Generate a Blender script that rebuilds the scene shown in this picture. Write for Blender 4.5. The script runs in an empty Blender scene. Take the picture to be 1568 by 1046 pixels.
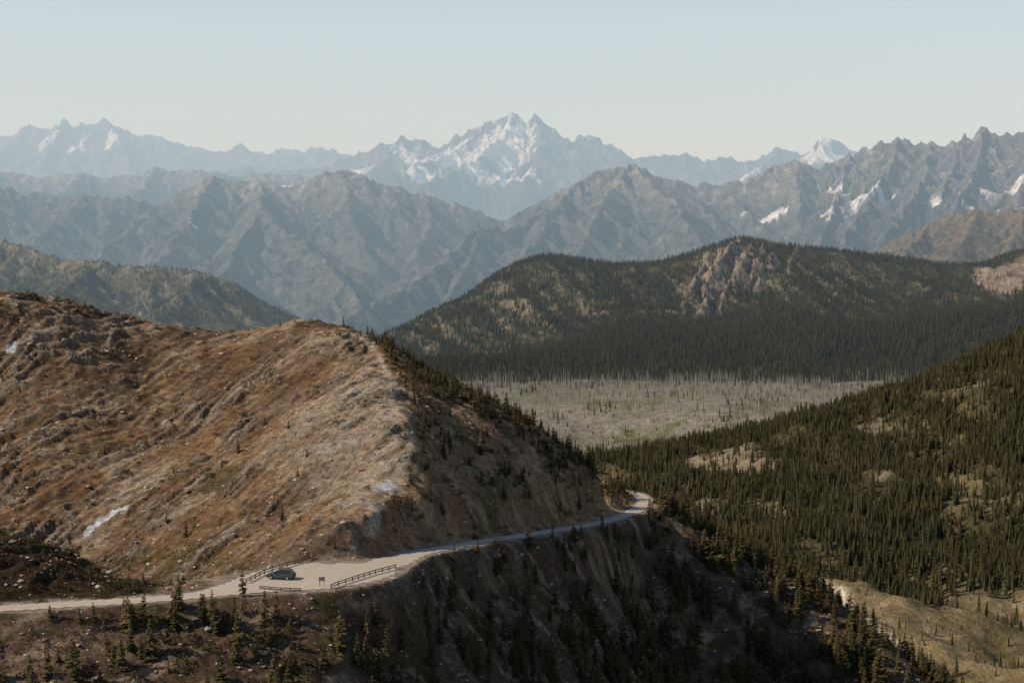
import bpy, math, random, bmesh
import numpy as np
from mathutils import Vector, Matrix
rng = np.random.default_rng(11); random.seed(5)
S = bpy.context.scene
S.view_settings.view_transform = 'Standard'
try: S.view_settings.look = 'None'
except Exception: pass
S.view_settings.exposure = 0

# ------------------------------------------------------------------ image pixels with assumed distances to world points, and back
F = 2490.0; PITCH = math.radians(5.35); cp = math.cos(PITCH); sp = math.sin(PITCH)
def T(v):
    b = (523 - v) / F
    return (-sp + b * cp) / (cp + b * sp)
def P(u, v, d):
    b = (523 - v) / F; k = cp + b * sp
    return (d * (u - 784) / F / k, d, d * (-sp + b * cp) / k)
def PROJ(x, y, z):
    fw = y * cp - z * sp; up = y * sp + z * cp
    return 784 + F * x / fw, 523 - F * up / fw

# ------------------------------------------------------------------ noise
perm = rng.permutation(4096).astype(np.int32); ang = rng.random(4096) * 2 * np.pi
gx = np.cos(ang).astype(np.float32); gy = np.sin(ang).astype(np.float32)
def pn(x, y, seed=0):
    x = np.asarray(x, np.float32); y = np.asarray(y, np.float32)
    xi = np.floor(x).astype(np.int32); yi = np.floor(y).astype(np.int32)
    xf = x - xi.astype(np.float32); yf = y - yi.astype(np.float32)
    u = xf * xf * (3 - 2 * xf); v = yf * yf * (3 - 2 * yf)
    p0 = perm[(yi + seed * 131) & 4095]; p1 = perm[(yi + 1 + seed * 131) & 4095]
    def g(i, p, a, b):
        h = perm[(i + p) & 4095]
        return gx[h] * a + gy[h] * b
    n00 = g(xi, p0, xf, yf); n10 = g(xi + 1, p0, xf - 1, yf)
    n01 = g(xi, p1, xf, yf - 1); n11 = g(xi + 1, p1, xf - 1, yf - 1)
    a = n00 + u * (n10 - n00); b = n01 + u * (n11 - n01)
    return (a + v * (b - a)) * np.float32(1.5)
def fbm(x, y, o=5, seed=0, g=0.5):
    s = 0; a = 1; t = 0
    for i in range(o):
        s = s + a * pn(x * 2 ** i, y * 2 ** i, seed + i * 7); t += a; a *= g
    return s / t
def ridged(x, y, o=5, seed=0, g=0.5):
    s = 0; a = 1; t = 0
    for i in range(o):
        s = s + a * (1 - np.abs(pn(x * 2 ** i, y * 2 ** i, seed + i * 7)) * 2); t += a; a *= g
    return s / t
def sm(a, b, x):
    t = np.clip((x - a) / (b - a), 0, 1); return t * t * (3 - 2 * t)
def mix(a, b, t):
    t = np.asarray(t)[..., None]; return np.asarray(a) * (1 - t) + np.asarray(b) * t

# ------------------------------------------------------------------ height-field tools
def tps_fit(pts, lam=0.5):
    pts = np.array(pts, float); s = 100.0 if np.ptp(pts[:, 1]) < 900 else 1000.0
    X = pts[:, :2] / s; n = len(X)
    r2 = ((X[:, None] - X[None]) ** 2).sum(-1)
    K = 0.5 * r2 * np.log(r2 + 1e-12) + lam * 1e-3 * np.eye(n)
    A = np.zeros((n + 3, n + 3)); A[:n, :n] = K; A[:n, n] = 1; A[:n, n + 1:] = X; A[n, :n] = 1; A[n + 1:, :n] = X.T
    w = np.linalg.solve(A, np.concatenate([pts[:, 2], [0, 0, 0]]))
    return X, w, s
def tps_eval(fit, x, y):
    X, w, s = fit; x = x / s; y = y / s; n = len(X)
    out = w[n] + w[n + 1] * x + w[n + 2] * y
    for i in range(n):
        r2 = (x - X[i, 0]) ** 2 + (y - X[i, 1]) ** 2 + 1e-12
        out += w[i] * 0.5 * r2 * np.log(r2)
    return out
class Grid:
    def __init__(s, x0, x1, y0, y1, dx, dy):
        s.x = np.arange(x0, x1, dx); s.y = np.arange(y0, y1, dy); s.dx = dx; s.dy = dy
        s.X, s.Y = np.meshgrid(s.x, s.y); s.Z = np.zeros_like(s.X)
    def normal_z(s):
        gy_, gx_ = np.gradient(s.Z, s.dy, s.dx)
        s.gx = gx_; s.gy = gy_
        return 1 / np.sqrt(1 + gx_ ** 2 + gy_ ** 2)
    def h(s, x, y):
        fx = np.clip((np.asarray(x, float) - s.x[0]) / s.dx, 0, len(s.x) - 1.001); fy = np.clip((np.asarray(y, float) - s.y[0]) / s.dy, 0, len(s.y) - 1.001)
        i = fx.astype(int); j = fy.astype(int); a = fx - i; b = fy - j; Z = s.Z
        return (Z[j, i] * (1 - a) + Z[j, i + 1] * a) * (1 - b) + (Z[j + 1, i] * (1 - a) + Z[j + 1, i + 1] * a) * b
    def samp(s, A, x, y):
        i = np.clip(((x - s.x[0]) / s.dx).round().astype(int), 0, len(s.x) - 1); j = np.clip(((y - s.y[0]) / s.dy).round().astype(int), 0, len(s.y) - 1)
        return A[j, i]
    def ray(s, u, v, dz=0.0):
        d = np.arange(s.y[0], s.y[-1], 0.2 * s.dy / .5)
        b = (523 - v) / F; k = cp + b * sp
        x = d * (u - 784) / F / k; z = d * T(v)
        hit = np.nonzero(s.h(x, d) >= z)[0]
        i = hit[0] if len(hit) else len(d) - 1
        return (float(x[i]), float(d[i]), float(s.h(x[i], d[i])) + dz)
    def near(s, pts, R):   # distance to dense polyline, windowed
        D = np.full(s.X.shape, 99.0)
        for r in pts:
            i0 = max(int((r[0] - R - s.x[0]) / s.dx), 0); i1 = max(int((r[0] + R - s.x[0]) / s.dx), 0); j0 = max(int((r[1] - R - s.y[0]) / s.dy), 0); j1 = max(int((r[1] + R - s.y[0]) / s.dy), 0)
            sl = (slice(j0, j1), slice(i0, i1)); D[sl] = np.minimum(D[sl], np.hypot(s.X[sl] - r[0], s.Y[sl] - r[1]))
        return D
def upsample(cg, X, Y):
    fx = (X - cg.x[0]) / cg.dx; fy = (Y - cg.y[0]) / cg.dy
    fx0 = fx[0]; fy0 = fy[:, 0]
    i = np.floor(fx0).astype(int); j = np.floor(fy0).astype(int); a = fx0 - i; b = fy0 - j
    def w(t): return [0.5 * (-t + 2 * t * t - t ** 3), 0.5 * (2 - 5 * t * t + 3 * t ** 3), 0.5 * (t + 4 * t * t - 3 * t ** 3), 0.5 * (-t * t + t ** 3)]
    wa = w(a); wb = w(b); R = 0; O = 0
    for m_ in range(4): R = R + wa[m_][None, :] * cg.Z[:, np.clip(i + m_ - 1, 0, len(cg.x) - 1)]
    for n_ in range(4): O = O + wb[n_][:, None] * R[np.clip(j + n_ - 1, 0, len(cg.y) - 1), :]
    return O
def grid_mesh(name, G, col, mat):
    ny, nx = G.X.shape
    co = np.stack([G.X, G.Y, G.Z], -1).reshape(-1, 3).astype(np.float32)
    i = np.arange(nx * ny).reshape(ny, nx)
    q = np.stack([i[:-1, :-1], i[:-1, 1:], i[1:, 1:], i[1:, :-1]], -1).reshape(-1)
    me = bpy.data.meshes.new(name); nf = (nx - 1) * (ny - 1)
    me.vertices.add(nx * ny); me.loops.add(nf * 4); me.polygons.add(nf)
    me.vertices.foreach_set('co', co.ravel()); me.loops.foreach_set('vertex_index', q.astype(np.int32))
    me.polygons.foreach_set('loop_start', np.arange(0, nf * 4, 4, dtype=np.int32))
    me.polygons.foreach_set('use_smooth', np.ones(nf, bool))
    me.update(calc_edges=True)
    a = me.color_attributes.new('Col', 'FLOAT_COLOR', 'POINT')
    c = np.ones((nx * ny, 4), np.float32); c[:, :3] = np.clip(col.reshape(-1, 3), 0.005, 0.9); a.data.foreach_set('color', c.ravel())
    me.materials.append(mat)
    ob = bpy.data.objects.new(name, me); S.collection.objects.link(ob); return ob
def mesh_obj(name, verts, faces, mats, fm=None, smooth=False, parent=None, link=True):
    me = bpy.data.meshes.new(name); me.from_pydata([tuple(v) for v in verts], [], faces)
    for m in (mats if isinstance(mats, list) else [mats]): me.materials.append(m)
    if fm is not None: me.polygons.foreach_set('material_index', np.array(fm, dtype=np.int32))
    if smooth: me.polygons.foreach_set('use_smooth', np.ones(len(faces), bool))
    me.update(); ob = bpy.data.objects.new(name, me)
    if link: S.collection.objects.link(ob)
    if parent: ob.parent = parent
    return ob

# ------------------------------------------------------------------ materials
def new_mat(name):
    m = bpy.data.materials.new(name); m.use_nodes = True; nt = m.node_tree
    b = nt.nodes['Principled BSDF']; b.inputs['Roughness'].default_value = 0.9
    b.inputs['Specular IOR Level'].default_value = 0.12
    return m, nt, b
def N(nt, t, **k):
    n = nt.nodes.new(t)
    for a, v in k.items(): setattr(n, a, v)
    return n
def terrain_mat(name, sc, bump, bdist, var=0.35, rotz=None, aniso=(1, 1, 1)):
    m, nt, b = new_mat(name); L = nt.links.new
    at = N(nt, 'ShaderNodeAttribute', attribute_name='Col')
    tc = N(nt, 'ShaderNodeTexCoord'); mp = N(nt, 'ShaderNodeMapping')
    L(tc.outputs['Object'], mp.inputs['Vector'])
    if rotz: mp.inputs['Rotation'].default_value[2] = rotz
    mp.inputs['Scale'].default_value = aniso
    n1 = N(nt, 'ShaderNodeTexNoise'); n1.inputs['Scale'].default_value = sc; n1.inputs['Detail'].default_value = 6; n1.inputs['Roughness'].default_value = 0.72
    L(mp.outputs[0], n1.inputs['Vector'])
    n2 = N(nt, 'ShaderNodeTexNoise'); n2.inputs['Scale'].default_value = sc * 3.7; n2.inputs['Detail'].default_value = 4; n2.inputs['Roughness'].default_value = 0.8
    L(tc.outputs['Object'], n2.inputs['Vector'])
    ad = N(nt, 'ShaderNodeMath', operation='ADD'); L(n1.outputs['Fac'], ad.inputs[0]); L(n2.outputs['Fac'], ad.inputs[1])
    mr = N(nt, 'ShaderNodeMapRange'); L(ad.outputs[0], mr.inputs['Value'])
    mr.inputs['From Min'].default_value = 0.78; mr.inputs['From Max'].default_value = 1.22
    mr.inputs['To Min'].default_value = 1 - var; mr.inputs['To Max'].default_value = 1 + var
    vm = N(nt, 'ShaderNodeVectorMath', operation='SCALE'); L(at.outputs['Color'], vm.inputs[0]); L(mr.outputs[0], vm.inputs['Scale'])
    L(vm.outputs[0], b.inputs['Base Color'])
    bp = N(nt, 'ShaderNodeBump'); bp.inputs['Strength'].default_value = bump; bp.inputs['Distance'].default_value = bdist
    L(ad.outputs[0], bp.inputs['Height']); L(bp.outputs[0], b.inputs['Normal'])
    b.inputs['Roughness'].default_value = 0.95
    return m
def plain_mat(name, col, rough=0.8, var=0.25, sc=3.0, metal=0, objvar=0.0, col2=None):
    m, nt, b = new_mat(name); L = nt.links.new
    tc = N(nt, 'ShaderNodeTexCoord'); n = N(nt, 'ShaderNodeTexNoise'); n.inputs['Scale'].default_value = sc; n.inputs['Detail'].default_value = 4
    L(tc.outputs['Object'], n.inputs['Vector'])
    mx = N(nt, 'ShaderNodeMix', data_type='RGBA')
    c2 = col2 if col2 else tuple(c * (1 + var) for c in col)
    c1 = tuple(c * (1 - var) for c in col) if not col2 else col
    mx.inputs[6].default_value = (*c1, 1); mx.inputs[7].default_value = (*c2, 1)
    if objvar:
        oi = N(nt, 'ShaderNodeObjectInfo'); md = N(nt, 'ShaderNodeMath', operation='MULTIPLY_ADD')
        L(oi.outputs['Random'], md.inputs[0]); md.inputs[1].default_value = objvar
        m2 = N(nt, 'ShaderNodeMath', operation='MULTIPLY'); L(n.outputs['Fac'], m2.inputs[0]); m2.inputs[1].default_value = 1 - objvar
        L(m2.outputs[0], md.inputs[2]); L(md.outputs[0], mx.inputs[0])
    else: L(n.outputs['Fac'], mx.inputs[0])
    L(mx.outputs[2], b.inputs['Base Color']); b.inputs['Roughness'].default_value = rough; b.inputs['Metallic'].default_value = metal
    return m
M_fg = terrain_mat('alpine_tundra', 0.9, 1.0, 1.0, 0.7, math.radians(-49), (0.5, 1, 1))
M_mid = terrain_mat('valley_ground', 0.06, 1.0, 4.0, 0.5)
M_ridge = terrain_mat('ridge_ground', 0.035, 1.0, 8.0, 0.5)
M_far = terrain_mat('mountain_rock', 0.018, 1.0, 22.0, 0.6)
M_vfar = terrain_mat('far_mountain_rock', 0.009, 1.0, 48.0, 0.55)

# ------------------------------------------------------------------ foreground hill
road = [(-220, 942, -68.0, 2.0), (0, 931, -68.3, 2.0), (100, 925, -68.4, 2.0), (200, 919, -68.5, 2.0), (300, 911, -68.6, 2.2), (365, 900, -68.6, 4.5),
        (420, 890, -68.6, 8), (480, 881, -68.6, 10), (540, 873, -68.8, 8.5), (590, 862, -69.2, 4.5), (640, 846.5, -70.5, 2.4), (700, 835, -73, 2.1),
        (750, 827, -75.3, 2.1), (800, 819.5, -78, 2.0), (850, 811.5, -81, 2.0), (900, 803.5, -84.3, 2.0), (940, 794, -87.6, 2.1), (968, 784, -90.2, 2.2),
        (984, 774, -92, 2.3), (986, 764, -93.2, 2.3), (972, 756, -94.3, 2.2), (945, 751, -95.3, 2.2), (890, 748, -96.5, 2.2)]
RW = []
for u, v, z, w in road:
    d = z / T(v); x, y, _ = P(u, v, d); RW.append((x, y, z, w))
RW = np.array(RW)
def catmull(Pn, n=24):
    out = []
    for i in range(len(Pn) - 1):
        p0 = Pn[max(i - 1, 0)]; p1 = Pn[i]; p2 = Pn[i + 1]; p3 = Pn[min(i + 2, len(Pn) - 1)]
        for t in np.linspace(0, 1, n, endpoint=False):
            out.append(0.5 * ((2 * p1) + (-p0 + p2) * t + (2 * p0 - 5 * p1 + 4 * p2 - p3) * t * t + (-p0 + 3 * p1 - 3 * p2 + p3) * t ** 3))
    out.append(Pn[-1]); return np.array(out)
RC = catmull(RW, 16)

cpnt = [tuple(r[:3]) for r in RW]
crest = [(555, 828, 299), (583, 780, 316), (632, 690, 347), (638, 650, 362), (620, 610, 380), (605, 570, 400), (580, 530, 425), (540, 506, 445)]
sky_l = [(500, 495, 460), (460, 494, 462), (400, 502, 460), (330, 507, 455), (250, 501, 448), (170, 487, 440), (100, 474, 432), (0, 466, 425), (-120, 456, 418)]
sky_r = [(600, 538, 438), (650, 568, 422), (700, 597, 417), (750, 618, 416), (800, 643, 418), (850, 675, 424), (900, 707, 439), (930, 730, 458), (948, 743, 480)]
flank = [(750, 750, 369), (750, 680, 391), (850, 740, 403), (850, 780, 392), (905, 765, 423), (700, 750, 358), (700, 700, 373), (700, 650, 392), (650, 750, 339), (650, 805, 323), (620, 820, 313)]
face = [(100, 850, 360), (200, 880, 340), (300, 900, 312), (350, 892, 301), (0, 800, 366), (-100, 770, 370), (200, 700, 392), (400, 700, 370), (300, 600, 420), (500, 600, 405), (100, 600, 408), (0, 650, 396), (500, 750, 345),
        (450, 820, 312), (400, 855, 300), (300, 780, 355), (-120, 600, 402), (0, 550, 413), (0, 720, 382), (100, 720, 383), (-120, 520, 412), (200, 560, 425)]
knoll = [(0, 817, 285), (60, 836, 284), (120, 862, 283), (180, 893, 282), (-100, 790, 287)]
shoulder = [(1012, 772, 482), (1060, 804, 476), (1150, 856, 466), (1250, 908, 456), (1310, 956, 446), (1380, 1016, 436), (1430, 1058, 430), (1500, 1112, 425), (1000, 900, 427), (1000, 1000, 406), (1150, 950, 438), (1150, 1046, 422), (1300, 1046, 427)]
for g in (crest, sky_l, sky_r, flank, face, knoll, shoulder):
    cpnt += [P(*q) for q in g]
for u, v, d in sky_l: x, y, z = P(u, v, d); cpnt += [(x, y + 45, z - 22), (x, y + 150, z - 100)]
for u, v, d in sky_r: x, y, z = P(u, v, d); cpnt += [(x + 14, y + 30, z - 24), (x + 40, y + 95, z - 80)]
for u, v, d in shoulder[:7]: x, y, z = P(u, v, d); cpnt += [(x + 20, y + 35, z - 26), (x + 50, y + 120, z - 95)]
for u, v, d in knoll: x, y, z = P(u, v, d); cpnt += [(x, y + 25, z - 15)]
for i in range(0, 17):
    x, y, z, w = RW[i]
    if 0 < i < 16:
        for vv in (960, 1040, 1130):
            sl = 0.47; yy0 = y - w
            d = (sl * yy0 - z) / (sl - T(vv))
            if d < yy0 - 6 and (i < 9 or vv != 960): cpnt.append((x + (yy0 - d) * 0.05, d, d * T(vv)))
cpnt += [(200, 430, -190), (200, 300, -175), (210, 600, -270), (100, 640, -235), (-200, 640, -150), (0, 225, -108), (120, 225, -135), (-120, 225, -92)]
fitF = tps_fit(cpnt, 1.2)
GF = Grid(-170, 190, 232, 575, 0.5, 0.5)
x, y = GF.X, GF.Y
cg = Grid(-180, 200, 224, 596, 3, 3); cg.Z = tps_eval(fitF, cg.X, cg.Y)
Z = upsample(cg, x, y)
sx, sy = -0.66, -0.75
wx = fbm(x / 30, y / 30, 3, 3) * 7; wy = fbm(x / 30, y / 30, 3, 4) * 7
al = (x + wx) * sx + (y + wy) * sy; ac = -(x + wx) * sy + (y + wy) * sx
Uf, Vf = PROJ(x, y, Z)
CUV = [480, 495, 505, 530, 570, 610, 650, 690, 770, 800, 850]; CUU = [470, 500, 540, 580, 605, 620, 638, 632, 583, 568, 554]
cu = np.interp(Vf, CUV, CUU) + fbm(x / 10, y / 10, 3, 77) * 50
Rd = np.full(x.shape, 1e3); Rz = np.zeros(x.shape)
for r in RC:
    i0 = int((r[0] - 24 - GF.x[0]) / 0.5); i1 = i0 + 96; j0 = int((r[1] - 24 - GF.y[0]) / 0.5); j1 = j0 + 96
    i0 = max(i0, 0); j0 = max(j0, 0)
    if i1 <= 0 or j1 <= 0 or i0 >= x.shape[1] or j0 >= x.shape[0]: continue
    sl_ = (slice(j0, j1), slice(i0, i1))
    dd = np.hypot(x[sl_] - r[0], y[sl_] - r[1]) - r[3]
    m = dd < Rd[sl_]
    Rd[sl_] = np.where(m, dd, Rd[sl_]); Rz[sl_] = np.where(m, r[2], Rz[sl_])
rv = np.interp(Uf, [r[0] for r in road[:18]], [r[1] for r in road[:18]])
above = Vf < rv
lf = sm(0, 25, cu - Uf) * above
strat = ridged(al / 16, ac / 2.8, 4, 20, .65)
strat2 = fbm(al / 8, ac / 2.0, 3, 31)
fine = fbm(x / 4.5, y / 4.5, 4, 90, .7)
rockreg = sm(-0.1, 0.4, fbm(al / 40, ac / 12, 4, 55, .6) + 0.25 * sm(260, 60, Uf) * lf)
ledge = sm(.5, .72, strat + .25 * fine)
Zn = fbm(x / 20, y / 20, 3, 60) * 1.5 + fine * .9 + strat2 * 0.4 * lf + (ledge * .9 * rockreg + (strat - .4) * .6) * lf + (1 - lf) * (fbm(x / 7, y / 7, 4, 80, .65) * 1.6)
k = sm(0.8, 6, Rd)
Z = (Z + Zn * sm(0.5, 5, Rd)) * k + Rz * (1 - k)
Z = np.where(Rd < 1.0, Rz - 0.10, Z)
GF.Z = Z
gsl = GF.normal_z()
orange = np.array([.33, .19, .092]); tan = np.array([.48, .355, .235]); brown = np.array([.145, .083, .045]); olive = np.array([.115, .09, .034]); grey = np.array([.49, .43, .35]); dkb = np.array([.115, .072, .047]); scree = np.array([.25, .17, .115])
s1 = fbm(al / 45, ac / 11, 4, 101, .6); s2 = fbm(al / 7, ac / 2.4, 3, 121, .6); s3 = fbm(x / 12, y / 12, 5, 141, .65); s4 = fbm(x / 2.2, y / 2.2, 2, 151); s5 = fbm(al / 80, ac / 15, 4, 161)
C = mix(orange, tan, sm(-0.3, 0.3, s1 + 0.5 * s2 + .5 * s4 + .3 * s3))
C = mix(C, brown * 1.2, 0.75 * sm(0.02, 0.30, s5 + .35 * s3 + .3 * s4))
C = mix(C, brown, 0.8 * sm(0.04, 0.35, s3 + 0.5 * fbm(al / 25, ac / 6, 3, 171) + .5 * s4))
def blob(u, v, ru, rv_): return np.exp(-((Uf - u) / ru) ** 2 - ((Vf - v) / rv_) ** 2)
scr = blob(560, 620, 90, 80) + blob(570, 740, 70, 70) + 0.7 * blob(180, 730, 60, 50) + 0.6 * blob(440, 700, 80, 60) + .5 * blob(470, 510, 60, 18)
C = mix(C, mix(tan * 1.1, grey, sm(-.2, .3, s2)), sm(0.3, 0.8, scr + 0.8 * s1 + .5 * s4) * 0.85)
C = mix(C, orange * 0.85, sm(0.4, 0.8, blob(250, 680, 90, 40) + blob(320, 820, 120, 60) + .5 * s3) * 0.6)
C = mix(C, olive, sm(0.3, 0.7, blob(160, 690, 60, 14) + blob(330, 730, 45, 25) + .7 * blob(250, 860, 150, 40) + s3 * 1.0 + .5 * s4) * 0.8)
rk = ledge * rockreg * sm(-.4, .1, s4 + s2)
C = mix(C, grey, rk * .9)
C = mix(C, brown * .6, sm(.35, .15, strat) * rockreg * .5)  # crevices between ledges darkened, shade put into the vertex colour
C = mix(C, brown * .8, sm(.9, .75, gsl) * .5)
flankC = mix(brown * 2.2, olive * 1.4, sm(-.1, .3, fbm(x / 7, y / 7, 4, 201))); flankC = mix(flankC, tan * np.array([.95, .84, .72]), sm(-0.1, 0.3, fbm(x / 8, y / 8, 4, 221, .65)))
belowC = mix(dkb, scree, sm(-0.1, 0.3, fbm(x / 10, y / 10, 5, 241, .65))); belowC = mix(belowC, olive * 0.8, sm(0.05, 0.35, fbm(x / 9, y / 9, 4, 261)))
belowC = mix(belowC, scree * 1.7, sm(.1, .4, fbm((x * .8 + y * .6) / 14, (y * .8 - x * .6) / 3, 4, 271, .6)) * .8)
C = mix(C, flankC, above.astype(float) * sm(-8, 14, Uf - cu))
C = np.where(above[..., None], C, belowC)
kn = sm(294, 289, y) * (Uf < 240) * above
C = mix(C, mix(brown * .5, olive * .6, sm(-.1, .2, s3)), kn)  # knoll in dark brown and olive, its shade put into the colour
C = mix(C, np.array([.39, .32, .25]), sm(2.0, .6, Rd + 1.5 * s3))
trail_uv = [(560, 820), (576, 790), (600, 745), (622, 700), (630, 662), (606, 626), (600, 592), (590, 562), (568, 532), (540, 511)]
tp = np.array([GF.ray(u, v) for u, v in trail_uv]); tc_ = catmull(tp, 20)
td = GF.near(tc_, 6)
C = mix(C, np.array([.56, .44, .31]), sm(1.1, 0.5, td + .4 * s4) * 0.9)
def snow_line(pts, w):
    q = np.array([GF.ray(u, v) for u, v in pts]); d = GF.near(catmull(q, 14), 8)
    return sm(w, w * 0.7, d + 1.0 * s4 * w + .5 * s3 * w)
snow = snow_line([(133, 820), (142, 808), (156, 797), (172, 788), (190, 780)], 0.9) + snow_line([(584, 750), (592, 746), (600, 742)], 1.2) + snow_line([(14, 537), (20, 533), (23, 528)], 1.0)
C = mix(C, np.array([.80, .81, .83]), np.clip(snow, 0, 1))
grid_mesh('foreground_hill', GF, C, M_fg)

M_road = plain_mat('gravel_road_mat', (.40, .335, .265), 0.95, 0.25, 1.2)
tg = np.gradient(RC[:, :2], axis=0); tg /= np.linalg.norm(tg, axis=1)[:, None] + 1e-9
vs = []; fs = []; K = 9
for i, r in enumerate(RC):
    nx_, ny_ = -tg[i, 1], tg[i, 0]
    for j in range(K):
        t = (j / (K - 1) * 2 - 1); ww = r[3] + 0.3 * math.sin(i * 1.7 + j) * (abs(t) > .9)
        vs.append((r[0] + nx_ * ww * t, r[1] + ny_ * ww * t, r[2] + 0.02 - 0.04 * t * t))
for i in range(len(RC) - 1):
    for j in range(K - 1): a = i * K + j; fs.append((a, a + 1, a + K + 1, a + K))
mesh_obj('gravel_road', vs, fs, M_road, smooth=True)

# ------------------------------------------------------------------ valley and right forested hillside
vp = [P(*q) for q in [(1300, 920, 1050), (1400, 980, 1000), (1500, 1010, 980), (1568, 1030, 960), (1200, 930, 1050), (1700, 1060, 930), (1400, 1060, 880), (1568, 530, 1700), (1700, 470, 1700), (1480, 565, 1730), (1400, 595, 1750), (1300, 630, 1760), (1180, 652, 1800), (1050, 677, 1850), (960, 702, 1900), (1100, 830, 1300), (1250, 872, 1150), (1400, 900, 1130), (1568, 900, 1150),
     (1568, 800, 1300), (1568, 700, 1450), (1568, 600, 1580), (1400, 800, 1320), (1400, 700, 1500), (1400, 640, 1620), (1200, 750, 1450), (1200, 700, 1600), (1000, 765, 1500), (1000, 722, 1700), (1700, 800, 1300), (1700, 640, 1500)]]
for q in [(1568, 530, 1700), (1480, 565, 1730), (1400, 595, 1750), (1300, 630, 1760), (1180, 652, 1800), (1050, 677, 1850)]:
    a = P(*q); vp += [(a[0], a[1] + 130, a[2] - 35), (a[0], a[1] + 350, min(a[2] - 90, -300))]
for yy in (2050, 2300, 2550, 2800, 3050):
    for xx in (-500, -100, 250, 600, 950, 1300): vp.append((xx, yy, -325 + 4 * math.sin(xx * .01 + yy)))
vp += [(-300, 1000, -340), (-300, 1500, -330), (0, 1200, -320), (100, 700, -300), (400, 600, -300), (-300, 600, -330), (700, 700, -290)]
GV = Grid(-450, 1250, 520, 3060, 4.5, 4.5)
cg = Grid(-540, 1300, 480, 3110, 20, 20); cg.Z = tps_eval(tps_fit(vp, 0.3), cg.X, cg.Y)
x, y = GV.X, GV.Y
GV.Z = upsample(cg, x, y)
hillm = sm(1950, 1700, y)
GV.Z += hillm * (fbm(x / 160, y / 160, 5, 301) * 22 + ridged((x + y * .4) / 130, (y - x * .4) / 260, 4, 311) * 24 - 12) + fbm(x / 80, y / 80, 4, 321) * 5
f1 = fbm(x / 120, y / 120, 5, 331); f2 = fbm(x / 30, y / 30, 4, 341, .6)
grassc = np.array([.19, .14, .068]); burn = np.array([.25, .22, .175]); forestf = np.array([.065, .055, .026]); clear = np.array([.23, .18, .115])
CV = mix(forestf, np.array([.15, .12, .06]), sm(-.1, .3, f1))
valm = sm(1820, 1950, y) * sm(0, 200, x + 250)
CV = mix(CV, mix(burn, np.array([.155, .16, .08]), sm(-.1, .3, f1 + .6 * f2)), valm)
meadow = sm(1150, 1115, y + 40 * f1) * sm(180, 205, x + 20 * f2)
CV = mix(CV, mix(grassc, np.array([.28, .20, .115]), sm(-.1, .3, f2 + .4 * f1)), meadow)
CV = mix(CV, np.array([.12, .10, .045]), meadow * sm(.05, .3, f1 - .3 * f2) * .8)
def gauss(G, u, v, d, r, ry=None):
    a = P(u, v, d); return np.exp(-((G.X - a[0]) / r) ** 2 - ((G.Y - a[1]) / (ry or r)) ** 2)
clr = gauss(GV, 1150, 710, 1600, 45, 60) + gauss(GV, 1080, 700, 1700, 40) + .7 * gauss(GV, 1330, 635, 1640, 35) + .7 * gauss(GV, 1500, 560, 1640, 50, 35) + .9 * gauss(GV, 1070, 785, 1420, 30) + .6 * gauss(GV, 1350, 730, 1450, 40)
CV = mix(CV, clear, sm(.3, .8, clr + .9 * f2))
trk = catmull(np.array([GV.ray(1248, 893), GV.ray(1268, 900), GV.ray(1290, 908), GV.ray(1294, 922), GV.ray(1310, 945), GV.ray(1345, 968), GV.ray(1378, 1000), GV.ray(1402, 1040)]), 40)
d_ = GV.near(trk, 16)
CV = mix(CV, np.array([.52, .43, .30]), sm(5.5, 2.5, d_) * .95)
grid_mesh('valley_floor', GV, CV, M_mid)

# ------------------------------------------------------------------ forested ridge
C1 = [(480, 560), (540, 535), (600, 510), (650, 484), (700, 457), (760, 418), (800, 397), (830, 390), (900, 397), (980, 399), (1050, 388), (1090, 372), (1140, 364), (1200, 370), (1260, 380), (1330, 387), (1400, 397), (1450, 403), (1500, 400), (1540, 388), (1600, 370), (1700, 345)]
rp = []
for u, v in C1:
    a = P(u, v + 5, 3450); rp += [a, (a[0], 3600, a[2] - 45), (a[0], 3900, a[2] - 170)]
for u, v in [(600, 565), (750, 547), (900, 518), (1100, 503), (1300, 492), (1450, 480), (1568, 466), (1700, 450)]:
    a = P(u, v + 6, 2980); rp += [a, (a[0], 3040, a[2] - 4), (a[0], 2860, -300 if u < 1500 else -290), (a[0], 2700, -335), (a[0], 2780, -325)]
for u, v, d in [(700, 500, 3220), (850, 450, 3250), (1000, 450, 3250), (1150, 440, 3240), (1300, 440, 3240), (1450, 445, 3240), (1560, 430, 3240), (1000, 480, 3100), (1200, 470, 3100)]: rp.append(P(u, v, d))
GR = Grid(-760, 1450, 2720, 3800, 3.8, 3.8)
cg = Grid(-800, 1500, 2680, 3860, 20, 20); cg.Z = tps_eval(tps_fit(rp, 0.1), cg.X, cg.Y)
x, y = GR.X, GR.Y; GR.Z = upsample(cg, x, y)
hm = sm(3030, 3200, y)
GR.Z += hm * (ridged((x + y * .5) / 110, y / 420, 4, 401) * 24 - 12) * sm(3450, 3300, y) + fbm(x / 130, y / 130, 5, 411) * 12 + fbm(x / 25, y / 25, 3, 421) * 2.5
def add_ribs(G, ribs, s):
    H = np.full(G.X.shape, -1e9); wxx = G.X + fbm(G.X / 40, G.Y / 60, 5, 9, .65) * 18; wyy = G.Y + fbm(G.X / 40, G.Y / 60, 5, 10, .65) * 18
    for pl in ribs:
        for a, b in zip(pl[:-1], pl[1:]):
            vx, vy = b[0] - a[0], b[1] - a[1]; t = np.clip(((wxx - a[0]) * vx + (wyy - a[1]) * vy) / (vx * vx + vy * vy + 1e-6), 0, 1)
            H = np.maximum(H, a[2] + (b[2] - a[2]) * t - s * np.hypot(wxx - a[0] - vx * t, wyy - a[1] - vy * t))
    return H
def rib(pts): return [GR.ray(u, v, dz) for u, v, dz in pts]
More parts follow.
